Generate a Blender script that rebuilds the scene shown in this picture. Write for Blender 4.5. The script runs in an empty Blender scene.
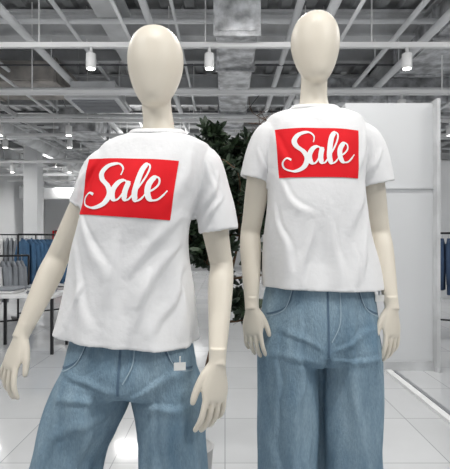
import bpy, bmesh, math, random
import numpy as np
from mathutils import Vector, Matrix, noise
from mathutils.bvhtree import BVHTree

random.seed(7)
scene = bpy.context.scene
scene.view_settings.view_transform = 'Standard'
scene.view_settings.look = 'None'
COL = scene.collection
pi = math.pi

# ------------------------------------------------------------------ materials
def mat(name, color, rough=0.6, metal=0.0, var=0.0, vscale=6.0, bump=0.0, bscale=60.0,
        stretch=(1, 1, 1), color2=None, detail=4.0, emit=None, estr=0.0, spec=None, lo=.35, hi=.65, grain=0.0):
    m = bpy.data.materials.new(name)
    m.use_nodes = True
    nt = m.node_tree
    b = nt.nodes['Principled BSDF']
    b.inputs['Roughness'].default_value = rough
    b.inputs['Metallic'].default_value = metal
    if spec is not None:
        b.inputs['Specular IOR Level'].default_value = spec
    b.inputs['Base Color'].default_value = (*color, 1)
    tc = nt.nodes.new('ShaderNodeTexCoord')
    mp = nt.nodes.new('ShaderNodeMapping')
    mp.inputs['Scale'].default_value = stretch
    nt.links.new(tc.outputs['Object'], mp.inputs['Vector'])
    if var > 0 or color2:
        n = nt.nodes.new('ShaderNodeTexNoise')
        n.inputs['Scale'].default_value = vscale
        n.inputs['Detail'].default_value = detail
        n.inputs['Roughness'].default_value = 0.6 if detail > 6 else 0.5
        nt.links.new(mp.outputs['Vector'], n.inputs['Vector'])
        r = nt.nodes.new('ShaderNodeValToRGB')
        c2 = color2 if color2 else tuple(max(0, c * (1 - var)) for c in color)
        r.color_ramp.elements[0].position = lo
        r.color_ramp.elements[1].position = hi
        r.color_ramp.elements[0].color = (*c2, 1)
        r.color_ramp.elements[1].color = (*color, 1)
        nt.links.new(n.outputs['Fac'], r.inputs['Fac'])
        src = r.outputs['Color']
        if grain:
            g = nt.nodes.new('ShaderNodeTexNoise'); g.inputs['Scale'].default_value = 150; g.inputs['Detail'].default_value = 3
            nt.links.new(mp.outputs['Vector'], g.inputs['Vector'])
            gr = nt.nodes.new('ShaderNodeValToRGB')
            gr.color_ramp.elements[0].position = .3; gr.color_ramp.elements[1].position = .7
            gr.color_ramp.elements[0].color = (.6, .65, .7, 1); gr.color_ramp.elements[1].color = (1.25, 1.22, 1.2, 1)
            nt.links.new(g.outputs['Fac'], gr.inputs['Fac'])
            mx = nt.nodes.new('ShaderNodeMix'); mx.data_type = 'RGBA'; mx.blend_type = 'MULTIPLY'; mx.inputs[0].default_value = grain
            nt.links.new(src, mx.inputs[6]); nt.links.new(gr.outputs['Color'], mx.inputs[7]); src = mx.outputs[2]
        nt.links.new(src, b.inputs['Base Color'])
    if bump > 0:
        n2 = nt.nodes.new('ShaderNodeTexNoise')
        n2.inputs['Scale'].default_value = bscale
        n2.inputs['Detail'].default_value = 3
        nt.links.new(mp.outputs['Vector'], n2.inputs['Vector'])
        bp = nt.nodes.new('ShaderNodeBump')
        bp.inputs['Strength'].default_value = bump
        bp.inputs['Distance'].default_value = 0.01
        nt.links.new(n2.outputs['Fac'], bp.inputs['Height'])
        nt.links.new(bp.outputs['Normal'], b.inputs['Normal'])
    if emit:
        b.inputs['Emission Color'].default_value = (*emit, 1)
        b.inputs['Emission Strength'].default_value = estr
    return m

M_SKIN = mat('mannequin_cream', (0.76, 0.70, 0.595), 0.42, var=0.03, vscale=3)
M_TEE = mat('white_cotton', (0.84, 0.84, 0.845), 0.9, var=0.02, vscale=8, bump=0.25, bscale=35, spec=0.2)
M_RIB = mat('white_rib', (0.76, 0.76, 0.765), 0.95, var=0.02, vscale=8, bump=0.4, bscale=90, spec=0.2)
M_RED = mat('red_print', (0.80, 0.012, 0.02), 0.7, var=0.06, vscale=20, spec=0.2)
M_WHITEINK = mat('white_ink', (0.9, 0.9, 0.9), 0.7, spec=0.2)
M_DENIM = mat('denim', (0.31, 0.42, 0.50), 0.9, vscale=8, color2=(0.15, 0.24, 0.32), stretch=(1.5, 1.5, 0.5), bump=0.4, bscale=170, spec=0.15, detail=7, lo=.3, hi=.7, grain=.35)
M_STITCH = mat('denim_seam', (0.09, 0.15, 0.22), 0.9)
M_STITCHL = mat('denim_seam_light', (0.36, 0.47, 0.55), 0.9)
M_WALL = mat('white_wall', (0.80, 0.81, 0.82), 0.6, var=0.03, vscale=1)
M_PANEL = mat('panel_white', (0.70, 0.71, 0.72), 0.35, var=0.02, vscale=1)
M_CEIL = mat('painted_deck', (0.46, 0.47, 0.48), 0.8, var=0.55, vscale=1.6, bump=0.3, bscale=10)
M_BEAM = mat('painted_steel', (0.70, 0.71, 0.72), 0.6, var=0.25, vscale=3)
M_FOIL = mat('foil_insulation', (0.74, 0.75, 0.77), 0.35, 0.45, var=0.6, vscale=7, bump=1.0, bscale=9)
M_WOOL = mat('mineral_insulation', (0.50, 0.47, 0.44), 0.95, var=0.4, vscale=5, bump=1.0, bscale=12)
M_PIPE = mat('pipe_white', (0.82, 0.83, 0.84), 0.45, var=0.05)
M_GREY = mat('grey_metal', (0.34, 0.35, 0.37), 0.4, 0.4, var=0.1)
M_DARK = mat('black_metal', (0.02, 0.02, 0.022), 0.4, 0.3, var=0.1)
M_CABLE = mat('cable_grey', (0.10, 0.10, 0.11), 0.6, var=0.1)
M_STEEL = mat('brushed_steel', (0.6, 0.6, 0.61), 0.3, 0.9, var=0.1)
M_LAMP = mat('lamp_housing', (0.85, 0.85, 0.85), 0.35, var=0.02)
M_LENS = mat('lamp_lens', (1, 1, 1), 0.3, emit=(1, 0.97, 0.92), estr=14)
M_LEAF = mat('olive_leaf', (0.035, 0.062, 0.028), 0.5, vscale=14, color2=(0.008, 0.018, 0.010))
M_BARK = mat('bark', (0.16, 0.09, 0.05), 0.9, var=0.5, vscale=30, bump=0.6, bscale=40)
M_POT = mat('pot_white', (0.5, 0.5, 0.5), 0.6, var=0.15)
M_SOIL = mat('soil', (0.04, 0.025, 0.018), 1.0, var=0.5, vscale=60, bump=1, bscale=60)
M_TAG = mat('paper_tag', (0.8, 0.8, 0.78), 0.7, var=0.03)
M_CLOTHS = {
    'blue': mat('cloth_blue', (0.09, 0.21, 0.38), 0.9, var=0.4, vscale=6),
    'lblue': mat('cloth_light_blue', (0.22, 0.36, 0.52), 0.9, var=0.25, vscale=6),
    'grey': mat('cloth_grey', (0.30, 0.32, 0.35), 0.9, var=0.25, vscale=6),
    'white': mat('cloth_white', (0.75, 0.75, 0.75), 0.9, var=0.1, vscale=6),
    'black': mat('cloth_black', (0.02, 0.02, 0.025), 0.9, var=0.2, vscale=6),
    'navy': mat('cloth_navy', (0.05, 0.09, 0.17), 0.9, var=0.2, vscale=6)}

def floor_mat():
    m = bpy.data.materials.new('floor_tiles'); m.use_nodes = True
    nt = m.node_tree; b = nt.nodes['Principled BSDF']
    tc = nt.nodes.new('ShaderNodeTexCoord')
    br = nt.nodes.new('ShaderNodeTexBrick')
    br.offset = 0.0; br.squash = 1.0
    br.inputs['Scale'].default_value = 1.0
    br.inputs['Brick Width'].default_value = 0.6
    br.inputs['Row Height'].default_value = 0.6
    br.inputs['Mortar Size'].default_value = 0.003
    br.inputs['Mortar Smooth'].default_value = 0.2
    br.inputs['Color1'].default_value = (0.64, 0.65, 0.66, 1)
    br.inputs['Color2'].default_value = (0.58, 0.59, 0.60, 1)
    br.inputs['Mortar'].default_value = (0.34, 0.35, 0.36, 1)
    nt.links.new(tc.outputs['Object'], br.inputs['Vector'])
    n = nt.nodes.new('ShaderNodeTexNoise'); n.inputs['Scale'].default_value = 3; n.inputs['Detail'].default_value = 6
    nt.links.new(tc.outputs['Object'], n.inputs['Vector'])
    mx = nt.nodes.new('ShaderNodeMix'); mx.data_type = 'RGBA'; mx.blend_type = 'MULTIPLY'
    mx.inputs[0].default_value = 0.12
    nt.links.new(br.outputs['Color'], mx.inputs[6]); nt.links.new(n.outputs['Fac'], mx.inputs[7])
    nt.links.new(mx.outputs[2], b.inputs['Base Color'])
    b.inputs['Roughness'].default_value = 0.10
    b.inputs['Specular IOR Level'].default_value = 0.7
    return m
M_FLOOR = floor_mat()

# ------------------------------------------------------------------ mesh helpers
def new_obj(name, bm, mats, parent=None, smooth=True):
    me = bpy.data.meshes.new(name)
    bmesh.ops.recalc_face_normals(bm, faces=bm.faces[:])
    bm.to_mesh(me); bm.free()
    if not isinstance(mats, (list, tuple)): mats = [mats]
    for m in mats: me.materials.append(m)
    if smooth:
        me.polygons.foreach_set('use_smooth', [True] * len(me.polygons))
    o = bpy.data.objects.new(name, me)
    COL.objects.link(o)
    if parent: o.parent = parent
    return o

def empty(name, loc=(0, 0, 0)):
    e = bpy.data.objects.new(name, None); e.empty_display_size = 0.1
    e.location = (0, 0, 0)
    COL.objects.link(e); return e

def box(bm, c, s, rz=0.0, mi=0):
    hx, hy, hz = s[0] / 2, s[1] / 2, s[2] / 2
    R = Matrix.Rotation(rz, 3, 'Z')
    v = [bm.verts.new(Vector(c) + R @ Vector((x * hx, y * hy, z * hz)))
         for x in (-1, 1) for y in (-1, 1) for z in (-1, 1)]
    fs = [(0, 1, 3, 2), (4, 6, 7, 5), (0, 4, 5, 1), (2, 3, 7, 6), (0, 2, 6, 4), (1, 5, 7, 3)]
    for f in fs:
        fc = bm.faces.new([v[i] for i in f]); fc.material_index = mi

def cr(keys, per=6):
    K = np.array(keys, float); n = len(K); out = []
    for i in range(n - 1):
        p0 = K[max(i - 1, 0)]; p1 = K[i]; p2 = K[i + 1]; p3 = K[min(i + 2, n - 1)]
        for j in range(per):
            t = j / per
            out.append(0.5 * ((2 * p1) + (-p0 + p2) * t + (2 * p0 - 5 * p1 + 4 * p2 - p3) * t * t + (-p0 + 3 * p1 - 3 * p2 + p3) * t ** 3))
    out.append(K[-1])
    return np.array(out)

def skin_rings(bm, rings, mi=0):
    vs = [[bm.verts.new(p) for p in r] for r in rings]
    n = len(vs[0])
    for a, b in zip(vs[:-1], vs[1:]):
        for i in range(n):
            f = bm.faces.new((a[i], a[(i + 1) % n], b[(i + 1) % n], b[i])); f.material_index = mi
    for r, ring in ((vs[0], rings[0]), (vs[-1], rings[-1])):
        c = bm.verts.new(sum((Vector(p) for p in ring), Vector()) / n)
        for i in range(n):
            f = bm.faces.new((r[i], r[(i + 1) % n], c)); f.material_index = mi

def ring_h(cx, cy, cz, a, b, e=2.2, yaw=0.0, tx=0.0, ty=0.0, n=48):
    out = []
    cs, sn = math.cos(yaw), math.sin(yaw)
    for i in range(n):
        t = 2 * pi * i / n
        c, s = math.cos(t), math.sin(t)
        x = a * math.copysign(abs(c) ** (2 / e), c); y = b * math.copysign(abs(s) ** (2 / e), s)
        X = x * cs - y * sn; Y = x * sn + y * cs
        out.append(Vector((cx + X, cy + Y, cz + tx * X + ty * Y)))
    return out

def loft(bm, keys, per=6, e=2.2, yaw=0.0, inner_end=None, inner_start=None, n=48, mi=0):
    """keys rows: cx,cy,cz,a,b,tx,ty ; inner_*=(thickness, depth index) folds the wall back inside"""
    K = cr(keys, per)
    rings = [ring_h(k[0], k[1], k[2], k[3], k[4], e, yaw, k[5], k[6], n) for k in K]
    def ins(k, th): return ring_h(k[0], k[1], k[2], k[3] - th, k[4] - th, e, yaw, k[5], k[6], n)
    if inner_end:
        th, cnt = inner_end
        for q in range(cnt + 1): rings.append(ins(K[-1 - q], th))
    if inner_start:
        th, cnt = inner_start
        rings = [ins(K[q], th) for q in range(cnt, -1, -1)] + rings
    skin_rings(bm, rings, mi)

def tube(bm, keys, per=5, ref=(0, 1, 0), n=20, round_end=False, round_start=False, hollow=None, mi=0):
    """keys rows: x,y,z,ra,rb"""
    K = cr(keys, per) if per > 1 else np.array(keys, float)
    P = [Vector(k[:3]) for k in K]
    rings = []
    def mk(c, t, ra, rb):
        s = t.cross(Vector(ref))
        if s.length < 1e-4: s = t.cross(Vector((1, 0, 0)))
        s.normalize(); b = s.cross(t).normalized()
        return [c + s * (ra * math.cos(2 * pi * i / n)) + b * (rb * math.sin(2 * pi * i / n)) for i in range(n)]
    T = []
    for i in range(len(P)):
        t = (P[min(i + 1, len(P) - 1)] - P[max(i - 1, 0)]); t.normalize(); T.append(t)
    if round_start:
        r = K[0][3]
        for a in (1.35, 1.0, 0.5):
            rings.append(mk(P[0] - T[0] * r * math.sin(a), T[0], K[0][3] * math.cos(a), K[0][4] * math.cos(a)))
    for i in range(len(P)): rings.append(mk(P[i], T[i], K[i][3], K[i][4]))
    if round_end:
        r = K[-1][3]
        for a in (0.5, 1.0, 1.35):
            rings.append(mk(P[-1] + T[-1] * r * math.sin(a), T[-1], K[-1][3] * math.cos(a), K[-1][4] * math.cos(a)))
    if hollow:
        th, dp = hollow
        rings.append(mk(P[-1], T[-1], K[-1][3] - th, K[-1][4] - th))
        rings.append(mk(P[-1] - T[-1] * dp, T[-1], K[-1][3] - th, K[-1][4] - th))
    skin_rings(bm, rings, mi)

def remesh(o, voxel, smooth_it=4, fac=0.5):
    md = o.modifiers.new('r', 'REMESH'); md.mode = 'VOXEL'; md.voxel_size = voxel; md.use_smooth_shade = True
    if smooth_it:
        s = o.modifiers.new('s', 'SMOOTH'); s.factor = fac; s.iterations = smooth_it
    dg = bpy.context.evaluated_depsgraph_get(); dg.update()
    ev = o.evaluated_get(dg)
    me = bpy.data.meshes.new_from_object(ev)
    o.modifiers.clear()
    old = o.data; mats = [m for m in old.materials]
    o.data = me
    me.materials.clear()
    for m in mats: me.materials.append(m)
    me.polygons.foreach_set('use_smooth', [True] * len(me.polygons))
    me.polygons.foreach_set('material_index', [0] * len(me.polygons))
    me.name = o.name

def get_cn(me):
    n = len(me.vertices)
    co = np.empty(n * 3); me.vertices.foreach_get('co', co)
    no = np.empty(n * 3); me.vertices.foreach_get('normal', no)
    return co.reshape(-1, 3), no.reshape(-1, 3)

def fbm(co, sc, seed):
    sx, sy, sz = sc
    return np.array([noise.noise(Vector((c[0] * sx + seed, c[1] * sy - seed, c[2] * sz + seed * .3))) for c in co])

def add_folds(o, segs, extra=None, namp=0.0, nscale=(14, 14, 4), seed=1.0, flip=None):
    me = o.data
    co, no = get_cn(me)
    if flip is not None: no = flip(co, no)   # both cloth layers move together
    d = np.zeros(len(co))
    wob = fbm(co, (9, 9, 9), seed) * 0.022
    for (ax, az, bx, bz, w, amp, side) in segs:
        a = np.array([ax, az]); b = np.array([bx, bz]); ab = b - a; L = np.linalg.norm(ab); u = ab / L
        p = co[:, [0, 2]] - a
        t = (p @ u) / L
        dist = p[:, 0] * (-u[1]) + p[:, 1] * u[0] + wob * (1 if abs(side) == 1 else 0)
        tt = np.clip(t, 0, 1)
        env = np.sin(pi * np.clip(tt, 0.0, 1)) ** 0.8 * ((t > 0) & (t < 1))
        if abs(side) != 1: env = env ** .2 * ((t > 0) & (t < 1))
        ww = w * (0.6 + 0.8 * tt)
        q = (dist / ww) ** 2; q2 = ((dist - ww * .9) / (ww * .5)) ** 2
        fw = np.clip(math.copysign(1, side) * no[:, 1] * 1.6, 0, 1)
        d += amp * (np.exp(-q) - .6 * np.exp(-q2)) * env * fw if abs(side) == 1 else amp * np.exp(-q) * env * fw
    if namp: d += namp * fbm(co, nscale, seed + 5)
    if extra is not None: d += extra(co, no)
    co2 = co + no * d[:, None]
    me.vertices.foreach_set('co', co2.ravel()); me.update()

def bvh_of(o):
    me = o.data
    return BVHTree.FromPolygons([v.co.copy() for v in me.vertices], [tuple(p.vertices) for p in me.polygons])

def proj(bvh, x, z, off, y0=0.7):
    loc, nor, idx, dist = bvh.ray_cast(Vector((x, y0, z)), Vector((0, 1, 0)))
    if loc is None: return None
    if nor.y > 0: nor = -nor
    return loc + Vector((0, -1, 0)) * off * 0.6 + nor * off * 0.5

def strip(bm, bvh, pts2, wfun, off, mi=0, across=3, y0=0.7):
    """pts2: Nx2 world x,z ; project ribbon on surface"""
    P = np.array(pts2); n = len(P); prev = None
    for i in range(n):
        t = P[min(i + 1, n - 1)] - P[max(i - 1, 0)]; t = t / (np.linalg.norm(t) + 1e-9)
        nr = np.array([-t[1], t[0]]); w = wfun(i / (n - 1), t)
        row = []
        for j in range(across + 1):
            q = P[i] + nr * w * (j / across - 0.5)
            loc = proj(bvh, q[0], q[1], off, y0)
            row.append(bm.verts.new(loc) if loc is not None else None)
        if prev:
            for j in range(across):
                vs = (prev[j], prev[j + 1], row[j + 1], row[j])
                if all(v is not None for v in vs):
                    f = bm.faces.new(vs); f.material_index = mi
        prev = row

# ------------------------------------------------------------------ room shell
XL, XR, YF, YB, H = -8.0, 7.0, -2.5, 20.0, 4.1
bm = bmesh.new(); box(bm, ((XL + XR) / 2, (YF + YB) / 2, -0.05), (XR - XL, YB - YF, 0.1)); new_obj('floor', bm, M_FLOOR, smooth=False)
bm = bmesh.new(); box(bm, ((XL + XR) / 2, YB + .05, H / 2), (XR - XL, 0.1, H)); new_obj('wall_back', bm, M_WALL, smooth=False)
bm = bmesh.new(); box(bm, (XL - .05, (YF + YB) / 2, H / 2), (0.1, YB - YF, H)); new_obj('wall_left', bm, M_WALL, smooth=False)
bm = bmesh.new(); box(bm, (XR + .05, (YF + YB) / 2, H / 2), (0.1, YB - YF, H)); new_obj('wall_right', bm, M_WALL, smooth=False)
# corrugated deck ceiling
bm = bmesh.new()
x = XL; prof = []
while x < XR - 0.29:
    prof += [(x, H), (x + .12, H), (x + .15, H + .06), (x + .27, H + .06)]; x += .30
prof.append((XR, H))
va = [bm.verts.new((p[0], YF, p[1])) for p in prof]; vb = [bm.verts.new((p[0], YB, p[1])) for p in prof]
for i in range(len(prof) - 1): bm.faces.new((va[i], va[i + 1], vb[i + 1], vb[i]))
box(bm, ((XL + XR) / 2, (YF + YB) / 2, H + .12), (XR - XL, YB - YF, 0.06))
new_obj('ceiling', bm, M_CEIL, smooth=False)

# steel beams
def ibeam(y=None, x=None, z=3.85, h=0.30, w=0.18, x0=XL, x1=XR, y0=YF, y1=YB):
    bm = bmesh.new()
    if y is not None:
        c = (x0 + x1) / 2; L = x1 - x0
        box(bm, (c, y, z), (L, 0.03, h)); box(bm, (c, y, z - h / 2), (L, w, 0.03)); box(bm, (c, y, z + h / 2), (L, w, 0.03))
    else:
        c = (y0 + y1) / 2; L = y1 - y0
        box(bm, (x, c, z), (0.03, L, h)); box(bm, (x, c, z - h / 2), (w, L, 0.03)); box(bm, (x, c, z + h / 2), (w, L, 0.03))
    new_obj('ceiling_beam', bm, M_BEAM, smooth=False)
for y in (5.7, 7.9, 10.2, 12.6, 15.2, 18.0): ibeam(y=y, z=3.90)
for y in (6.8, 9.0, 11.4, 13.9, 16.6): ibeam(y=y, z=3.98, h=.18, w=.10)
for xx in (-5.2, -1.3, 2.6, 5.6): ibeam(x=xx, z=3.84, h=0.36, w=0.22)

# ducts
def duct(name, c, s, m, ribs='y'):
    bm = bmesh.new(); box(bm, c, s)
    bmesh.ops.bevel(bm, geom=bm.edges[:], offset=0.02, segments=2, affect='EDGES')
    if ribs == 'y':
        n = max(2, int(s[1] / 0.9))
        for i in range(n + 1): box(bm, (c[0], c[1] - s[1] / 2 + 0.03 + (s[1] - .06) * i / n, c[2]), (s[0] + .05, 0.04, s[2] + .05))
    else:
        n = max(2, int(s[0] / 0.9))
        for i in range(n + 1): box(bm, (c[0] - s[0] / 2 + 0.03 + (s[0] - .06) * i / n, c[1], c[2]), (0.04, s[1] + .05, s[2] + .05))
    return new_obj(name, bm, m, smooth=False)
duct('ceiling_duct', (0.12, 8.2, 3.42), (0.42, 7.5, 0.36), M_FOIL)
duct('ceiling_duct', (3.3, 6.9, 3.40), (3.6, 0.55, 0.36), M_FOIL, 'x')
duct('ceiling_duct', (2.75, 5.1, 3.66), (0.75, 2.4, 0.34), M_FOIL)
duct('ceiling_duct', (-3.6, 6.9, 3.62), (2.4, 0.9, 0.30), M_WOOL, 'x')
duct('ceiling_duct', (-2.6, 12.4, 3.30), (0.6, 9.0, 0.36), M_FOIL)
duct('ceiling_duct', (3.7, 12.4, 3.35), (0.6, 9.0, 0.36), M_FOIL)
duct('ceiling_duct', (-5.8, 10.8, 3.35), (0.5, 12.0, 0.36), M_BEAM)
duct('ceiling_duct', (1.3, 13.5, 3.2), (0.5, 7.0, 0.3), M_FOIL)
bm = bmesh.new()
tube(bm, [(-4.35, 5.0, 3.45, .17, .17), (-4.35, 16.5, 3.45, .17, .17)], 1, ref=(0, 0, 1), n=28)
for i in range(24): tube(bm, [(-4.35, 5.1 + i * .48, 3.45, .182, .182), (-4.35, 5.13 + i * .48, 3.45, .182, .182)], 1, ref=(0, 0, 1), n=28)
new_obj('ceiling_round_duct', bm, M_BEAM)

# pipes
bm = bmesh.new()
def pipe(p0, p1, r, mi=0):
    tube(bm, [(*p0, r, r), (*p1, r, r)], per=1, ref=(0, 0, 1) if abs(p1[2] - p0[2]) < 1 and (abs(p1[0] - p0[0]) + abs(p1[1] - p0[1])) > 0 else (0, 1, 0), n=12, mi=mi)
for (xx, z, r) in ((-3.1, 3.62, .03), (-2.2, 3.45, .045), (-1.75, 3.6, .025), (-0.8, 3.5, .04), (-0.55, 3.62, .02), (-2.95, 3.35, .02), (-1.0, 3.3, .018),
                   (0.75, 3.55, .04), (1.05, 3.45, .05), (1.25, 3.35, .02), (1.9, 3.45, .03), (2.2, 3.4, .045), (3.3, 3.2, .02), (4.4, 3.5, .05), (5.1, 3.6, .03), (-4.9, 3.62, .03), (-6.6, 3.4, .05)):
    pipe((xx, 1.0, z), (xx, 19.5, z), r)
    y = 3.5
    while y < 19:
        pipe((xx, y, z), (xx, y, H + .05), .008); y += 2.2
for (y, z, r) in ((5.0, 3.62, .03), (6.3, 3.3, .025), (7.3, 3.2, .03), (9.0, 3.25, .04), (9.8, 3.4, .025), (11.4, 3.2, .04), (12.2, 3.35, .03), (13.8, 3.2, .05), (16.5, 3.15, .05)):
    pipe((-7.5, y, z), (6.5, y, z), r)
for (xx, y) in ((-2.95, 5.2), (-1.0, 5.9), (1.25, 6.6), (3.3, 6.1), (-1.0, 8.8), (1.25, 9.6), (-2.95, 9.2), (3.3, 9.4)):
    pipe((xx, y, 3.3), (xx, y, 3.05), .012); pipe((xx, y, 3.05), (xx, y, 3.03), .03)
new_obj('ceiling_pipes', bm, M_PIPE)
# sagging cables
bm = bmesh.new()
for k in range(16):
    xx = random.uniform(-6, 5.5); y0 = random.uniform(4.8, 12); L = random.uniform(1.5, 3.0); dx = random.uniform(-.8, .8); z = random.uniform(3.55, 3.75); s = random.uniform(.05, .22)
    tube(bm, [(xx, y0, z, .009, .009), (xx + dx * .5, y0 + L * .5, z - s, .009, .009), (xx + dx, y0 + L, z, .009, .009)], 8, ref=(0, 0, 1), n=6)
for y in (6.0, 8.2, 10.6): tube(bm, [(-7, y, 3.52, .012, .012), (6.5, y, 3.52, .012, .012)], 1, ref=(0, 0, 1), n=6)
new_obj('ceiling_cables', bm, M_CABLE)

# cable tray (ladder)
bm = bmesh.new()
for (cx, z) in ((-3.5, 3.2),):
    for dx in (-.13, .13): box(bm, (cx + dx, 9.5, z), (0.02, 17, 0.07))
    for i in range(56): box(bm, (cx, 1.2 + i * 0.3, z - .02), (0.26, 0.03, 0.02))
    for i in range(7): 
        for dx in (-.13, .13): box(bm, (cx + dx, 2 + i * 2.5, (z + H + .05) / 2), (0.012, 0.012, H + .05 - z))
new_obj('ceiling_cable_tray', bm, M_BEAM, smooth=False)

# ceiling cassette grille
bm = bmesh.new()
box(bm, (-1.85, 6.6, 3.18), (0.75, 0.75, 0.05))
box(bm, (-1.85, 6.6, 3.30), (0.62, 0.62, 0.22))
for i in range(9): box(bm, (-1.85, 6.32 + i * .07, 3.145), (0.6, 0.025, 0.02), mi=1)
for dx in (-.3, .3): box(bm, (-1.85 + dx, 6.6, 3.75), (0.012, .012, .8))
new_obj('ceiling_air_conditioner_cassette', bm, [M_BEAM, M_GREY], smooth=False)

# lighting tracks with spots
def track(y, z, x0, x1, spots, scale=1.0, aim=None):
    e = empty('track_light')
    bm = bmesh.new(); box(bm, ((x0 + x1) / 2, y, z), (x1 - x0, 0.045, 0.05))
    xx = x0 + .4
    while xx < x1:
        box(bm, (xx, y, (z + H + .05) / 2), (0.012, 0.012, H + .05 - z)); xx += 1.7
    new_obj('rail', bm, M_LAMP, e, smooth=False)
    for i, sx in enumerate(spots):
        bm = bmesh.new()
        top = z - .03
        tube(bm, [(sx, y, top + .01, .016, .016), (sx, y, top - .06, .016, .016)], per=1, n=12)
        tube(bm, [(sx, y, top - .05, .03 * scale, .03 * scale), (sx, y, top - .06, .05 * scale, .05 * scale), (sx, y, top - .20 * scale, .052 * scale, .052 * scale), (sx, y, top - .21 * scale, .046 * scale, .046 * scale)], per=1, n=24)
        tube(bm, [(sx, y, top - .208 * scale, .04 * scale, .04 * scale), (sx, y, top - .213 * scale, .04 * scale, .04 * scale)], per=1, n=20, mi=1)
        new_obj('spot_%d' % (i + 1), bm, [M_LAMP, M_LENS], e)
        if aim:
            ld = bpy.data.lights.new('spot_beam', 'SPOT'); ld.energy = aim[i][3]; ld.spot_size = 1.1; ld.spot_blend = .8; ld.shadow_soft_size = .09
            ld.color = (1, .98, .95)
            p = Vector((sx, y, top - .24)); lo = bpy.data.objects.new('spot_beam', ld); lo.location = p
            lo.rotation_euler = (Vector(aim[i][:3]) - p).to_track_quat('-Z', 'Y').to_euler(); COL.objects.link(lo); lo.parent = e
track(4.6, 3.18, -4.0, 4.5, (-2.9, -1.37, -0.16, 1.86, 3.3))
track(5.6, 3.02, -4.5, 4.5, (-3.6, 0.9, 2.2, 3.2))
track(7.2, 3.1, -6, 5, (-3.6, -2.5, 0.6, 2.5, 3.6))
track(8.4, 3.15, -7, 6, (-5, -4.1, -2.9, -1.2, 3.3, 4.6))
track(11, 3.1, -7, 6, (-5.2, -3.8, -2.2, 2.9, 4.3), 1.1)
track(14.5, 3.1, -7, 6, (-6.1, -4.8, -3.2, 3.9, 5.3), 1.2)
track(2.4, 3.3, -3.5, 3.5, (-2.2, -.9, 1.1, 2.4))
track(-0.2, 3.3, -3.5, 3.5, (-1.5, 1.6), aim=((-.25, 1.3, .9, 34), (.3, 1.45, .9, 58)))  # unseen track behind the camera, its spots added as key light on the mannequins

# linear LED pendants, spread through the shop as added fill light
def strip_fill_light(x, y, L, z, watts, up):
    e = empty('linear_pendant_light')
    bm = bmesh.new(); box(bm, (x, y, z), (L, .09, .06))
    for k in (-.4, .4):
        box(bm, (x + k * L, y, (z + H + .05) / 2), (.01, .01, H + .05 - z))
    new_obj('housing', bm, M_LAMP, e, smooth=False)
    for nm, en, dz, rx in (('led_down', watts, -.035, 0), ('led_up', up, .035, pi)):  # upward lamp is added to brighten the ceiling
        ld = bpy.data.lights.new(nm, 'AREA'); ld.shape = 'RECTANGLE'
        ld.size = L * .96; ld.size_y = .07
        ld.energy = en; ld.color = (1, 0.985, 0.96)
        lo = bpy.data.objects.new(nm, ld); lo.location = (x, y, z + dz); lo.rotation_euler = (rx, 0, 0); COL.objects.link(lo); lo.parent = e
for (x, y) in ((-5.6, 9.6), (-1.6, 9.6), (2.6, 9.6), (-5.6, 13.2), (-1.6, 13.2), (2.8, 13.2), (-5.6, 17), (-1.6, 17), (3, 17), (5.2, 6.8), (-5.6, 6.2)):
    strip_fill_light(x, y, 1.6, 3.28, 54, 16)
for (x, y) in ((-2.0, 3.3), (0.6, 3.3), (3.2, 3.3), (-2.2, 0.4), (0.2, 0.4), (2.6, 0.4)):  # out-of-frame strips added to light the mannequins from overhead
    strip_fill_light(x, y, 1.5, 3.5, 34, 16)

# bulkhead, columns
bm = bmesh.new(); box(bm, (-0.5, 17.2, 2.98), (14.6, 0.3, 0.45)); new_obj('wall_bulkhead', bm, M_WALL, smooth=False)
for (x, y) in ((-4.9, 11.5), (-6.5, 15.5), (5.2, 11.5)):
    bm = bmesh.new(); box(bm, (x, y, H / 2 - .02), (0.35, 0.35, H - .1)); box(bm, (x, y, .06), (.39, .39, .12)); new_obj('column', bm, M_WALL, smooth=False)

# white partition on the right
bm = bmesh.new()
box(bm, (1.50, 4.18, 1.22), (0.80, 0.14, 2.44))
new_obj('wall_partition', bm, M_PANEL, smooth=False)
bm = bmesh.new()
box(bm, (1.50, 4.10, 1.66), (0.80, 0.012, 0.012)); box(bm, (1.915, 4.14, 1.23), (0.03, 0.22, 2.46))
new_obj('trim_1', bm, M_BEAM, smooth=False)
bm = bmesh.new(); box(bm, (1.50, 4.098, 0.04), (0.80, 0.015, 0.08)); new_obj('baseboard_partition', bm, M_BEAM, smooth=False)
# floor channel running to the partition
bm = bmesh.new()
box(bm, (1.47, 1.6, 0.012), (0.05, 4.9, 0.024)); box(bm, (1.53, 1.6, 0.008), (0.03, 4.9, 0.016), mi=1)
new_obj('trim_2', bm, [M_LAMP, M_GREY], smooth=False)
bm = bmesh.new(); box(bm, (5.4, 9.2, 1.4), (2.4, 0.12, 2.8)); new_obj('wall_divider', bm, M_PANEL, smooth=False)

# ------------------------------------------------------------------ clothing racks
def garment(bm, x, y, z, L, w, mi, lean=0.0, sleeves=True):
    th = random.uniform(.016, .026)
    ks = [(x, y, z, .02, .05, 0, 0), (x, y, z - .03, th, w * .28, 0, 0), (x, y, z - .06, th * 1.2, w * .48, 0, 0), (x, y, z - .12, th * 1.3, w * .5, 0, 0),
          (x + lean * .4, y, z - L * .5, th * 1.2, w * .44, 0, 0), (x + lean, y, z - L, th * 1.6, w * .5, 0, 0)]
    loft(bm, ks, 3, n=14, mi=mi)
    if sleeves:
        for s in (-1, 1):
            tube(bm, [(x, y + s * w * .42, z - .07, .022, .03), (x + lean, y + s * w * .53, z - .3, .022, .038), (x + lean * 1.2, y + s * w * .50, z - min(.6, L * .9), .022, .032)], 3, ref=(1, 0, 0), n=8, mi=mi)

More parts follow.
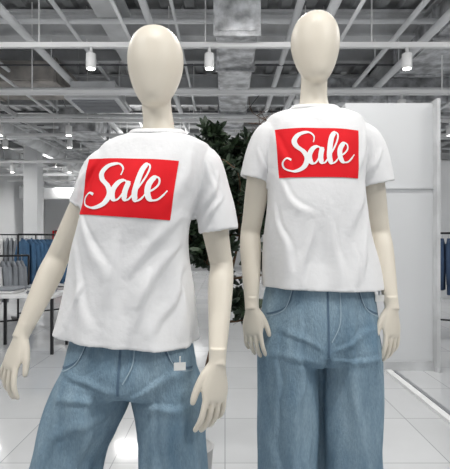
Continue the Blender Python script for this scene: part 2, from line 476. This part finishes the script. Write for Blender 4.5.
def rack(cx, cy, rail_z, width, palette, L, n, rz=0.0):
    e = empty('clothing_rack')
    bm = bmesh.new()
    for s in (-1, 1):
        tube(bm, [(s * width / 2, 0, 0.05, .014, .014), (s * width / 2, 0, rail_z, .014, .014)], 1, n=10)
        box(bm, (s * width / 2, 0, .035), (.04, .48, .03))
        for q in (-1, 1): box(bm, (s * width / 2, q * .2, .01), (.035, .035, .02))
    tube(bm, [(-width / 2, 0, rail_z, .014, .014), (width / 2, 0, rail_z, .014, .014)], 1, ref=(0, 0, 1), n=10)
    box(bm, (0, 0, .12), (width, .02, .02))
    fr = new_obj('frame', bm, M_DARK, e)
    bm = bmesh.new(); bh = bmesh.new()
    for i in range(n):
        x = -width / 2 + .08 + (width - .16) * i / max(1, n - 1) + random.uniform(-.01, .01)
        garment(bm, x, random.uniform(-.02, .02), rail_z - .07, L * random.uniform(.9, 1.08), .42, random.randrange(len(palette)), random.uniform(-.02, .02))
        tube(bh, [(x, 0, rail_z - .08, .003, .003), (x, 0, rail_z + .018, .003, .003)], 1, n=6)
    g = new_obj('garments', bm, [M_CLOTHS[p] for p in palette], e)
    h = new_obj('hangers', bh, M_STEEL, e)
    for o in (fr, g, h):
        o.matrix_local = Matrix.Translation((cx, cy, 0)) @ Matrix.Rotation(rz, 4, 'Z')
rack(-2.74, 6.8, 1.27, 0.74, ['blue', 'lblue', 'blue'], .70, 10, .75)
rack(-2.95, 5.9, 0.98, 0.70, ['grey', 'white', 'grey'], .5, 10, .6)
rack(-4.6, 9.4, 1.3, 1.2, ['grey', 'white', 'navy'], .75, 12, .3)
rack(-3.3, 10.4, 1.4, 1.2, ['black', 'navy', 'lblue'], .8, 12, .2)
rack(2.98, 6.0, 1.28, 0.95, ['blue', 'lblue', 'navy'], .75, 13, -.5)
rack(5.2, 8.0, 1.35, 1.2, ['white', 'lblue', 'grey'], .8, 12, 0)

# display table with folded shirts
e = empty('display_table')
bm = bmesh.new()
box(bm, (-2.15, 4.9, .60), (.75, .5, .035))
bmesh.ops.bevel(bm, geom=bm.edges[:], offset=.006, segments=2, affect='EDGES')
new_obj('top', bm, M_LAMP, e, smooth=False)
bm = bmesh.new()
for sx in (-.35, .35):
    for sy in (-.22, .22): box(bm, (-2.15 + sx, 4.9 + sy, .2915), (.028, .028, .583))
new_obj('legs', bm, M_DARK, e, smooth=False)
bm = bmesh.new()
for k, (sx, cnt) in enumerate(((-.2, 2), (.16, 3))):
    for i in range(cnt):
        ks = [(-2.15 + sx, 4.9, .62 + i * .03, .12, .15, 0, 0), (-2.15 + sx, 4.9, .632 + i * .03, .13, .16, 0, 0), (-2.15 + sx, 4.9, .647 + i * .03, .12, .15, 0, 0)]
        loft(bm, ks, 2, e=5, n=28, mi=(i + k) % 2)
new_obj('folded_shirts', bm, [M_CLOTHS['white'], M_CLOTHS['grey']], e)
# red wall sign at the back
bm = bmesh.new(); box(bm, (-7.3, 19.96, 1.35), (.7, .05, .5)); box(bm, (-7.3, 19.93, 1.35), (.5, .01, .14), mi=1); new_obj('wall_sign', bm, [M_RED, M_WHITEINK], smooth=False)

# ------------------------------------------------------------------ olive tree
e = empty('potted_olive_tree')
TX, TY = -0.155, 2.12
bm = bmesh.new()
loft(bm, [(TX, TY, 0, .075, .075, 0, 0), (TX, TY, .10, .09, .09, 0, 0), (TX, TY, .20, .10, .10, 0, 0), (TX, TY, .22, .105, .105, 0, 0)], 4, e=2, inner_end=(.012, 2))
new_obj('pot', bm, M_POT, e)
bm = bmesh.new(); loft(bm, [(TX, TY, .17, .080, .080, 0, 0), (TX, TY, .208, .088, .088, 0, 0)], 2, e=2); new_obj('soil', bm, M_SOIL, e)
bm = bmesh.new()
branches = []
def branch(p, d, L, r, depth):
    pts = [p.copy()]; q = p.copy(); dd = d.normalized()
    st = 6
    for i in range(st):
        dd = (dd + Vector((random.uniform(-.22, .22), random.uniform(-.22, .22), random.uniform(-.1, .16))) * (1 if depth else .4)).normalized()
        q = q + dd * L / st; pts.append(q.copy())
    tube(bm, [(v.x, v.y, v.z, r * (1 - .12 * i), r * (1 - .12 * i)) for i, v in enumerate(pts)], 2, ref=(.3, .9, .1), n=7)
    branches.append((pts, depth))
    if depth < 3:
        for k in range(5 if depth else 17):
            i = random.randint(2 if depth else 3, st)
            a = random.uniform(0, 2 * pi)
            branch(pts[i], Vector((math.cos(a) * .8, math.sin(a) * .8, random.uniform(.0, .9))), L * (random.uniform(.38, .5) if depth else random.uniform(.22, .34)), r * .5, depth + 1)
branch(Vector((TX, TY, .18)), Vector((.13, .03, 1)), 1.27, .014, 0)
new_obj('trunk', bm, M_BARK, e)
bm = bmesh.new()
cnt = 0
for pts, dp in branches:
    if dp == 0: continue
    for i in range(len(pts) - 1):
        for k in range(6):
            p = pts[i].lerp(pts[i + 1], random.random())
            if abs(p.x + 0.02) > .27 or p.z > 1.69 or p.z < .66: continue
            ax = Vector((random.uniform(-1, 1), random.uniform(-1, 1), random.uniform(-.5, .9))).normalized()
            sd = ax.cross(Vector((random.uniform(-1, 1), random.uniform(-1, 1), random.uniform(-1, 1)))).normalized()
            up = ax.cross(sd); L = random.uniform(.035, .062); w = L * .19
            vs = [bm.verts.new(p), bm.verts.new(p + ax * L * .4 + sd * w), bm.verts.new(p + ax * L * .8 + sd * w * .7 - up * L * .05), bm.verts.new(p + ax * L - up * L * .12),
                  bm.verts.new(p + ax * L * .8 - sd * w * .7 - up * L * .05), bm.verts.new(p + ax * L * .4 - sd * w)]
            bm.faces.new((vs[0], vs[1], vs[5])); bm.faces.new((vs[1], vs[2], vs[4], vs[5])); bm.faces.new((vs[2], vs[3], vs[4])); cnt += 1
print('leaves', cnt)
new_obj('foliage', bm, M_LEAF, e, smooth=False)

# ------------------------------------------------------------------ mannequins
def hand(bm, W, D, Nn, S, size=1.0, spread=0.0, curl=0.25):
    """W wrist, D finger direction, Nn palm normal, S thumb side"""
    D = D.normalized(); S = (S - D * S.dot(D)).normalized(); Nn0 = Nn
    Nn = D.cross(S).normalized()
    if Nn.dot(Nn0) < 0: Nn = -Nn
    def P(x, y, z): return W + (S * x + Nn * y + D * z) * size
    def row(x, y, z, ra, rb): return (*P(x, y, z), ra * size, rb * size)
    tube(bm, [row(0, 0, -.03, .020, .018), row(0, 0, 0, .022, .018), row(.002, .002, .03, .032, .0165), row(.001, .002, .06, .039, .0145), row(0, .002, .085, .038, .012), row(0, .003, .096, .031, .009)], 4, ref=Nn, n=24, round_end=False)
    for i, (x, L, r) in enumerate(((.0285, .070, .0080), (.0095, .079, .0083), (-.0095, .074, .0080), (-.0275, .058, .0070))):
        sp = (x / .0285) * (.10 + spread)
        c = curl + .06 * i
        a1, a2, a3 = c * .5, c * 1.4, c * 2.2
        p = np.array([x * .95, .001, .078]); pts = [(p[0], p[1], p[2], r * 1.08, r * 1.05)]
        for seg, a, rr in ((.018 / L, 0.1 * c, 1.06), (.42, a1, 1.0), (.32, a2, .95), (.24, a3, .84)):
            d = np.array([math.sin(sp) * math.cos(a), math.sin(a), math.cos(sp) * math.cos(a)])
            p = p + d * L * seg; pts.append((p[0], p[1], p[2], r * rr, r * rr * .95))
        tube(bm, [row(*q) for q in pts], 3, ref=Nn, n=14, round_end=True)
    tube(bm, [row(.010, .004, .012, .015, .013), row(.030, .010, .036, .0125, .0115), row(.043, .015, .060, .0095, .0095), row(.049, .019, .082, .0088, .0085), row(.051, .021, .095, .0072, .0068)], 3, ref=Nn, n=14, round_end=True, round_start=True)

def arm(parent, name, S, E, W, r, D, Nn, Sd, hsize, spread, curl):
    bm = bmesh.new()
    S, E, W = Vector(S), Vector(E), Vector(W)
    def L(a, b, t, ra, rb=None):
        p = a.lerp(b, t); return (*p, ra * r, (rb or ra) * r)
    keys = [L(S, E, .06, .036), L(S, E, .18, .042), L(S, E, .5, .040), L(S, E, .85, .034), L(E, W, .0, .033), L(E, W, .22, .035), L(E, W, .6, .029), L(E, W, .92, .023, .021), L(E, W, 1.05, .022, .019)]
    tube(bm, keys, 5, ref=(0, 1, 0), n=26, round_start=True)
    hand(bm, W, Vector(D), Vector(Nn), Vector(Sd), hsize, spread, curl)
    o = new_obj(name, bm, M_SKIN, parent)
    remesh(o, .0023, 4)

def head_rings(cx, cy, ztop, hh, w, n=40):
    prof = [(0.0, .10, 0), (.02, .36, 0), (.07, .62, .0), (.15, .82, .0), (.27, .96, .0), (.40, 1.0, .0), (.53, .965, -.004), (.66, .87, -.010), (.78, .74, -.017), (.88, .59, -.025), (.95, .45, -.031), (.99, .26, -.034), (1.0, .1, -.035)]
    dep = [.10, .38, .64, .84, .97, 1.0, .96, .86, .74, .60, .46, .27, .1]
    return [(cx, cy + p[2], ztop - hh * p[0], w * p[1], w * 1.18 * d, 0, 0) for p, d in zip(prof, dep)]

LET = [  # hand-lettered word, u right, v up within the print panel
    [(.43, .70), (.44, .82), (.38, .90), (.27, .86), (.21, .74), (.23, .62), (.31, .50), (.345, .36), (.30, .20), (.19, .12), (.08, .17), (.055, .29), (.10, .38), (.16, .35)],
    [(.525, .56), (.48, .61), (.42, .57), (.375, .44), (.385, .31), (.43, .27), (.48, .36), (.53, .57)],
    [(.535, .60), (.51, .42), (.52, .30), (.56, .29), (.61, .40)],
    [(.60, .38), (.66, .54), (.71, .72), (.725, .86), (.69, .90), (.65, .80), (.625, .60), (.615, .40), (.64, .28), (.69, .31), (.73, .41)],
    [(.725, .42), (.79, .47), (.84, .57), (.835, .67), (.79, .68), (.745, .56), (.745, .41), (.78, .31), (.84, .31), (.89, .38), (.935, .48)],
]
def print_panel(parent, tee, TL, TR, BR, BL):
    bvh = bvh_of(tee)
    TL, TR, BR, BL = map(np.array, (TL, TR, BR, BL))
    def uv(u, v): return (BL * (1 - u) + BR * u) * (1 - v) + (TL * (1 - u) + TR * u) * v
    bm = bmesh.new(); N, Mv = 90, 56
    g = []
    for j in range(Mv + 1):
        row = []
        for i in range(N + 1):
            q = uv(i / N, j / Mv); p = proj(bvh, q[0], q[1], .0018); row.append(bm.verts.new(p) if p else None)
        g.append(row)
    for j in range(Mv):
        for i in range(N):
            vs = (g[j][i], g[j][i + 1], g[j + 1][i + 1], g[j + 1][i])
            if all(v is not None for v in vs) and max(v.co.y for v in vs) - min(v.co.y for v in vs) < .02: bm.faces.new(vs)
    new_obj('sale_print', bm, M_RED, parent)
    bm = bmesh.new(); W = np.linalg.norm(TR - TL)
    for st in LET:
        c = cr(st, 12); pts = [uv(*p) for p in c]
        strip(bm, bvh, pts, lambda s, t: W * (.020 + .040 * max(0, -t[1] * .95 + .05 - .1 * t[0]) ** .8) * (1.0 if .06 < s < .94 else .7), .0036, across=4)
    new_obj('sale_lettering', bm, M_WHITEINK, parent)

def mannequin(cfg):
    e = empty('mannequin')
    Y0 = cfg['Y0']
    # --- body
    bm = bmesh.new()
    loft(bm, head_rings(*cfg['head']), 4, e=2.0, n=40)
    nx, ny, nz = cfg['neck']
    hx, hy, hz, hh, hw = cfg['head']
    tube(bm, [(hx, hy + .012, hz - hh * .62, .040, .046), (hx, hy + .014, hz - hh * .92, .042, .046), (nx, ny + .008, nz + .035, .044, .047), (nx, ny + .006, nz, .052, .052), (nx, ny + .004, nz - .035, .075, .06)], 5, ref=(0, 1, 0), n=30)
    loft(bm, cfg['torso'], 5, e=2.2, yaw=cfg['yaw'])
    for leg in cfg['legs']:
        tube(bm, leg, 5, ref=(0, 1, 0), n=24, round_end=True, round_start=True)
        a = leg[-1]
        tube(bm, [(a[0], a[1] + .03, a[2] - .01, .030, .030), (a[0], a[1] - .04, a[2] - .03, .034, .028), (a[0], a[1] - .11, a[2] - .045, .040, .020), (a[0], a[1] - .155, a[2] - .05, .034, .015)], 4, ref=(0, 0, 1), n=20, round_end=True, round_start=True)
    b = new_obj('body', bm, M_SKIN, e); remesh(b, .005, 6)
    for i, a in enumerate(cfg['arms']): arm(e, 'arm_%d' % (i + 1), *a)
    # --- tee
    bm = bmesh.new()
    loft(bm, cfg['tee'], 6, e=2.35, yaw=cfg['yaw'], inner_start=(.009, 6), inner_end=(.010, 3), n=64)
    for sl in cfg['sleeves']: tube(bm, sl, 6, ref=(0, 1, 0), n=32, hollow=(.008, .03))
    t = new_obj('t_shirt', bm, M_TEE, e); remesh(t, .004, 4)
    zt, zb = cfg['hemz']; cx = cfg['teecx']
    def extra(co, no):
        s = np.clip((zt - co[:, 2]) / (zt - zb), 0, 1) ** 1.5
        th = np.arctan2(co[:, 1] - Y0, co[:, 0] - cx)
        return s * (.0062 * np.sin(6 * th + cfg['ph']) + .0048 * np.sin(11 * th + 2.1 + cfg['ph'] + 4 * co[:, 2]))
    def flip(co, no):
        no = no.copy()
        rad = co.copy(); rad[:, 0] = (rad[:, 0] - cx) * .5; rad[:, 1] -= Y0; rad[:, 2] = 0
        rn = rad / (np.linalg.norm(rad, axis=1)[:, None] + 1e-6)
        w = np.clip((zb + .16 - co[:, 2]) / .08, 0, 1)[:, None]
        no = no * (1 - w) + rn * w
        for sl in cfg['sleeves']:
            E = np.array(sl[-1][:3]); D = E - np.array(sl[-2][:3]); D /= np.linalg.norm(D)
            v = co - E; a = v @ D; r = v - a[:, None] * D; rl = np.linalg.norm(r, axis=1)
            bad = (a > -.045) & (a < .02) & (rl < .066) & ((r * no).sum(1) < .3 * rl)
            no[bad] = r[bad] / (rl[bad][:, None] + 1e-6)
        return no
    add_folds(t, cfg['folds'], extra, namp=.008, nscale=(13, 9, 6), seed=cfg['seed'], flip=flip)
    # collar rib
    bm = bmesh.new(); k = cfg['tee'][0]
    ring = ring_h(k[0], k[1], k[2] + .001, k[3] - .002, k[4] - .002, 2.3, cfg['yaw'], k[5], k[6], 60)
    R = []
    for i in range(60):
        p = ring[i]; c = Vector((k[0], k[1], k[2]))
        out = (p - c); out.z = 0; out.normalize()
        R.append([p - out * .005 + Vector((0, 0, .008)), p + out * .003 + Vector((0, 0, .008)), p + out * .018 - Vector((0, 0, .003)), p + out * .023 - Vector((0, 0, .012)), p - out * .004 - Vector((0, 0, .010))])
    vv = [[bm.verts.new(q) for q in r] for r in R]
    for i in range(60):
        a, b2 = vv[i], vv[(i + 1) % 60]
        for j in range(5): bm.faces.new((a[j], a[(j + 1) % 5], b2[(j + 1) % 5], b2[j]))
    o = new_obj('collar', bm, M_RIB, e)
    s = o.modifiers.new('s', 'SUBSURF'); s.levels = 1; s.render_levels = 1
    print_panel(e, t, *cfg['print'])
    # --- jeans
    bm = bmesh.new()
    loft(bm, cfg['hips'], 5, e=2.3, yaw=cfg['yaw'])
    for lg in cfg['jlegs']: tube(bm, lg, 6, ref=(0, 1, 0), n=36, hollow=(.012, .05))
    j = new_obj('jeans', bm, M_DENIM, e); remesh(j, .005, 5)
    def jex(co, no):
        s = np.clip((cfg['crotch'][1] + .12 - co[:, 2]) / .5, 0, 1)
        d = np.zeros(len(co))
        for (lx0, lz0, lx1, lz1) in cfg['legax']:
            t = (co[:, 2] - lz0) / (lz1 - lz0); ax = lx0 + (lx1 - lx0) * t
            th = np.arctan2(co[:, 1] - Y0, co[:, 0] - ax)
            w = np.exp(-((co[:, 0] - ax) / .11) ** 4)
            d += w * s * (.007 * np.sin(5 * th + cfg['ph']) + .004 * np.sin(9 * th + 1 + 3 * co[:, 2]))
        return d
    add_folds(j, cfg['jfolds'], jex, namp=.010, nscale=(16, 12, 5), seed=cfg['seed'] + 3)
    bv = bvh_of(j); bm = bmesh.new()
    for (pts, w, mi) in cfg['seams']:
        c = cr(pts, 10); strip(bm, bv, c, lambda s, t, w=w: w, .0015 if mi == 0 else .002, mi=mi, across=2)
    new_obj('jeans_seams', bm, [M_STITCH, M_STITCHL], e)
    # tag
    tx, ty, tz = cfg['tag']
    bm = bmesh.new(); box(bm, (tx, ty, tz), (.03, .002, .02), rz=.2); box(bm, (tx, ty + .004, tz + .014), (.002, .012, .02)); new_obj('price_tag', bm, M_TAG, e, smooth=False)
    # base
    bx, by, bh, br_ = cfg['base']
    bm = bmesh.new()
    loft(bm, [(bx, by, 0, br_, br_, 0, 0), (bx, by, bh * .6, br_, br_, 0, 0), (bx, by, bh, br_ - .004, br_ - .004, 0, 0)], 2, e=2, n=64)
    new_obj('stand_base', bm, M_STEEL if bh < .05 else M_LAMP, e)
    return e

# ---- left mannequin (leaning, feet apart)
Y = 1.29
m1 = dict(Y0=Y, yaw=-0.16, seed=2.0, ph=.7,
    head=(-.197, Y - .01, 1.790, .230, .079), neck=(-.192, Y, 1.495),
    torso=[(-.193, Y, 1.475, .05, .05, 0, 0), (-.197, Y, 1.450, .11, .07, 0, 0), (-.203, Y, 1.415, .142, .085, 0, 0), (-.218, Y - .005, 1.33, .14, .10, 0, 0), (-.245, Y, 1.24, .125, .095, 0, 0), (-.262, Y, 1.12, .11, .08, 0, 0), (-.27, Y, 1.0, .135, .09, 0, 0), (-.27, Y, .88, .16, .105, 0, 0), (-.27, Y, .78, .15, .10, 0, 0)],
    legs=[[(-.345, Y, .84, .075, .08), (-.40, Y, .70, .07, .075), (-.46, Y - .005, .45, .05, .055), (-.49, Y, .33, .047, .052), (-.53, Y + .02, .09, .030, .033)],
          [(-.18, Y, .84, .075, .08), (-.165, Y, .70, .07, .075), (-.15, Y - .005, .45, .05, .055), (-.14, Y, .33, .047, .052), (-.125, Y + .02, .09, .030, .033)]],
    arms=[((-.345, Y, 1.400), (-.492, Y + .03, 1.135), (-.560, Y - .05, .930), 1.0, (-.30, -.22, -1.0), (.45, .8, 0), (.8, -.6, 0), 1.0, .16, .30),
          ((-.060, Y, 1.395), (-.010, Y + .02, 1.115), (-.020, Y - .12, .875), 1.02, (-.05, -.12, -1.0), (-.6, .75, 0), (-.75, -.65, 0), 1.08, .02, .28)],
    tee=[(-.192, Y, 1.500, .066, .064, 0, .22), (-.193, Y, 1.489, .088, .076, 0, .12), (-.197, Y, 1.472, .128, .088, 0, 0), (-.202, Y, 1.445, .160, .10, 0, 0), (-.216, Y - .01, 1.360, .163, .120, 0, 0),
         (-.246, Y - .02, 1.262, .158, .128, 0, 0), (-.266, Y - .01, 1.162, .162, .126, 0, 0), (-.276, Y, 1.020, .184, .138, -.03, 0), (-.280, Y, .915, .203, .150, -.07, .03)],
    sleeves=[[(-.310, Y, 1.410, .050, .062), (-.348, Y, 1.390, .055, .066), (-.380, Y + .005, 1.335, .050, .064), (-.405, Y + .01, 1.285, .049, .064)],
             [(-.100, Y, 1.410, .050, .064), (-.060, Y, 1.395, .056, .068), (-.036, Y + .005, 1.31, .059, .068), (-.020, Y + .005, 1.215, .060, .068)]],
    hemz=(1.22, .91), teecx=-.275,
    folds=[(-.09, 1.26, -.27, 1.10, .018, .008, -1), (-.10, 1.21, -.25, 1.00, .018, .009, -1), (-.09, 1.16, -.19, .93, .016, .008, -1), (-.40, 1.27, -.30, 1.08, .016, .008, -1),
           (-.41, 1.2, -.35, .95, .016, .008, -1), (-.28, 1.22, -.33, .93, .020, .008, -1), (-.19, 1.12, -.24, .92, .016, .007, -1), (-.36, 1.08, -.43, .93, .015, .007, -1), (-.12, 1.08, -.10, .92, .014, .007, -1),
           (-.08, 1.43, -.13, 1.24, .014, .008, -1), (-.34, 1.43, -.39, 1.3, .012, .005, -1), (-.01, 1.38, -.08, 1.26, .012, .007, -1), (-.01, 1.32, -.06, 1.22, .010, .006, -1), (-.05, 1.42, -.03, 1.24, .012, .006, -1), (-.37, 1.38, -.42, 1.3, .010, .006, -1)],
    print=((-.372, 1.411), (-.120, 1.395), (-.141, 1.240), (-.392, 1.258)),
    hips=[(-.268, Y, 1.00, .14, .10, 0, 0), (-.268, Y, .95, .158, .115, 0, 0), (-.27, Y, .88, .180, .128, 0, 0), (-.272, Y, .83, .192, .138, 0, 0), (-.274, Y, .785, .192, .135, 0, 0), (-.274, Y, .765, .16, .11, 0, 0)],
    jlegs=[[(-.345, Y, .86, .09, .11), (-.378, Y, .76, .106, .130), (-.410, Y, .68, .101, .130), (-.440, Y, .595, .097, .125), (-.50, Y, .35, .106, .125), (-.545, Y + .01, .07, .12, .135)],
           [(-.190, Y, .86, .09, .11), (-.164, Y, .76, .103, .130), (-.155, Y, .68, .098, .130), (-.150, Y, .595, .095, .125), (-.14, Y, .35, .103, .125), (-.125, Y + .01, .07, .115, .135)]],
    legax=[(-.376, .76, -.545, .07), (-.168, .76, -.125, .07)], crotch=(-.27, .74),
    jfolds=[(-.26, .78, -.44, .85, .013, .007, -1), (-.27, .76, -.46, .77, .013, .007, -1), (-.28, .74, -.47, .67, .013, .007, -1), (-.26, .78, -.09, .85, .013, .007, -1), (-.25, .75, -.08, .75, .013, .007, -1), (-.33, .84, -.44, .4, .018, .010, -1), (-.2, .84, -.16, .4, .018, .010, -1), (-.42, .84, -.52, .4, .015, .008, -1), (-.12, .82, -.08, .4, .015, .008, -1)],
    seams=[([(-.270, .96), (-.272, .88), (-.275, .79)], .006, 0), ([(-.235, .93), (-.237, .87), (-.262, .82)], .003, 1), ([(-.36, .93), (-.39, .87), (-.45, .84)], .005, 0), ([(-.365, .925), (-.395, .862), (-.45, .832)], .0025, 1), ([(-.17, .93), (-.14, .87), (-.09, .84)], .005, 0), ([(-.16, .925), (-.135, .862), (-.09, .832)], .0025, 1)],
    tag=(-.115, Y - .145, .868), base=(-.33, Y + .12, .010, .17))
mannequin(m1)

# ---- right mannequin (upright, on a taller round base)
Y = 1.45; P0 = .13
m2 = dict(Y0=Y, yaw=0.0, seed=9.0, ph=2.4,
    head=(.288, Y - .01, 1.912, .228, .077), neck=(.287, Y, 1.614),
    torso=[(.287, Y, 1.595, .05, .05, 0, 0), (.288, Y, 1.570, .105, .07, 0, 0), (.289, Y, 1.54, .138, .085, 0, 0), (.288, Y - .005, 1.45, .14, .10, 0, 0), (.286, Y, 1.35, .125, .098, 0, 0), (.292, Y, 1.22, .11, .08, 0, 0), (.30, Y, 1.12, .13, .09, 0, 0), (.302, Y, 1.0, .155, .105, 0, 0), (.302, Y, .88, .15, .10, 0, 0)],
    legs=[[(.225, Y, .95, .07, .08), (.208, Y, .83, .066, .075), (.205, Y - .005, .58, .05, .055), (.203, Y, .46, .047, .052), (.20, Y + .02, P0 + .09, .030, .033)],
          [(.38, Y, .95, .07, .08), (.396, Y, .83, .066, .075), (.400, Y - .005, .58, .05, .055), (.402, Y, .46, .047, .052), (.405, Y + .02, P0 + .09, .030, .033)]],
    arms=[((.130, Y, 1.510), (.083, Y + .03, 1.210), (.083, Y - .06, .985), .98, (.02, -.10, -1.0), (.5, .8, 0), (.8, -.5, 0), .92, .0, .25),
          ((.453, Y, 1.510), (.510, Y + .03, 1.210), (.515, Y - .06, .985), .98, (-.01, -.10, -1.0), (-.5, .8, 0), (-.8, -.5, 0), .98, .0, .22)],
    tee=[(.287, Y, 1.616, .064, .062, 0, .22), (.287, Y, 1.606, .086, .075, 0, .12), (.288, Y, 1.592, .122, .086, 0, 0), (.289, Y, 1.568, .158, .098, 0, 0), (.289, Y - .008, 1.476, .160, .120, 0, 0),
         (.285, Y - .015, 1.365, .152, .127, 0, 0), (.293, Y - .01, 1.222, .164, .126, 0, 0), (.303, Y, 1.120, .180, .133, -.0, 0), (.310, Y, 1.038, .190, .140, -.03, .0)],
    sleeves=[[(.180, Y, 1.527, .046, .062), (.142, Y, 1.515, .052, .066), (.112, Y + .005, 1.45, .052, .066), (.094, Y + .008, 1.385, .050, .066)],
             [(.400, Y, 1.527, .046, .062), (.443, Y, 1.512, .054, .066), (.474, Y + .005, 1.44, .058, .068), (.490, Y + .008, 1.370, .059, .068)]],
    hemz=(1.30, 1.03), teecx=.30,
    folds=[(.15, 1.38, .25, 1.25, .014, .007, -1), (.14, 1.33, .20, 1.08, .015, .008, -1), (.43, 1.36, .36, 1.20, .014, .006, -1), (.44, 1.30, .40, 1.06, .015, .008, -1), (.30, 1.26, .34, 1.05, .018, .006, -1),
           (.25, 1.24, .22, 1.05, .015, .007, -1), (.38, 1.18, .39, 1.05, .014, .006, -1), (.15, 1.54, .185, 1.37, .013, .007, -1), (.435, 1.54, .40, 1.37, .013, .007, -1), (.10, 1.48, .14, 1.38, .010, .006, -1), (.50, 1.47, .44, 1.37, .011, .007, -1), (.47, 1.5, .46, 1.38, .010, .005, -1)],
    print=((.152, 1.525), (.400, 1.518), (.395, 1.372), (.162, 1.374)),
    hips=[(.302, Y, 1.14, .135, .095, 0, 0), (.303, Y, 1.08, .155, .112, 0, 0), (.303, Y, 1.0, .174, .126, 0, 0), (.303, Y, .90, .186, .135, 0, 0), (.302, Y, .83, .184, .130, 0, 0), (.302, Y, .80, .15, .10, 0, 0)],
    jlegs=[[(.225, Y, .98, .08, .10), (.207, Y, .86, .096, .125), (.203, Y, .76, .099, .126), (.203, Y, .523, .098, .122), (.201, Y, .35, .100, .122), (.198, Y + .01, P0 + .04, .104, .126)],
           [(.380, Y, .98, .08, .10), (.399, Y, .86, .096, .125), (.403, Y, .76, .099, .126), (.403, Y, .523, .098, .122), (.406, Y, .35, .100, .122), (.410, Y + .01, P0 + .04, .104, .126)]],
    legax=[(.2, .8, .198, P0), (.405, .8, .410, P0)], crotch=(.303, .80),
    jfolds=[(.303, .84, .304, .14, .009, -.024, -2), (.30, .86, .15, .93, .012, .006, -1), (.30, .83, .13, .84, .012, .006, -1), (.31, .86, .46, .93, .012, .006, -1), (.31, .83, .47, .84, .012, .006, -1), (.23, 1.02, .2, .4, .016, .009, -1), (.37, 1.02, .41, .4, .016, .009, -1), (.16, .95, .14, .35, .014, .007, -1), (.45, .95, .47, .35, .014, .007, -1), (.26, .8, .25, .3, .012, .006, -1)],
    seams=[([(.303, 1.08), (.303, .95), (.303, .84)], .006, 0), ([(.338, 1.06), (.337, .95), (.312, .89)], .003, 1), ([(.21, 1.06), (.185, .99), (.13, .96)], .005, 0), ([(.205, 1.05), (.18, .982), (.13, .952)], .0025, 1), ([(.395, 1.06), (.42, .99), (.475, .96)], .005, 0), ([(.40, 1.05), (.425, .982), (.475, .952)], .0025, 1)],
    tag=(.478, Y - .06, 1.01), base=(.31, Y - .02, P0, .27))
mannequin(m2)

# ------------------------------------------------------------------ world (soft ambient fill, let in by leaving out the front wall)
w = bpy.data.worlds.new('World'); scene.world = w; w.use_nodes = True
w.node_tree.nodes['Background'].inputs[0].default_value = (0.93, 0.96, 1.0, 1)
w.node_tree.nodes['Background'].inputs[1].default_value = 0.42

# camera
cd = bpy.data.cameras.new('Camera'); cd.sensor_fit = 'HORIZONTAL'; cd.sensor_width = 36; cd.lens = 36
cd.shift_y = 0.012; cd.clip_start = .02
co = bpy.data.objects.new('Camera', cd); co.location = (0, 0, 1.19); co.rotation_euler = (pi / 2, 0, 0)
COL.objects.link(co); scene.camera = co
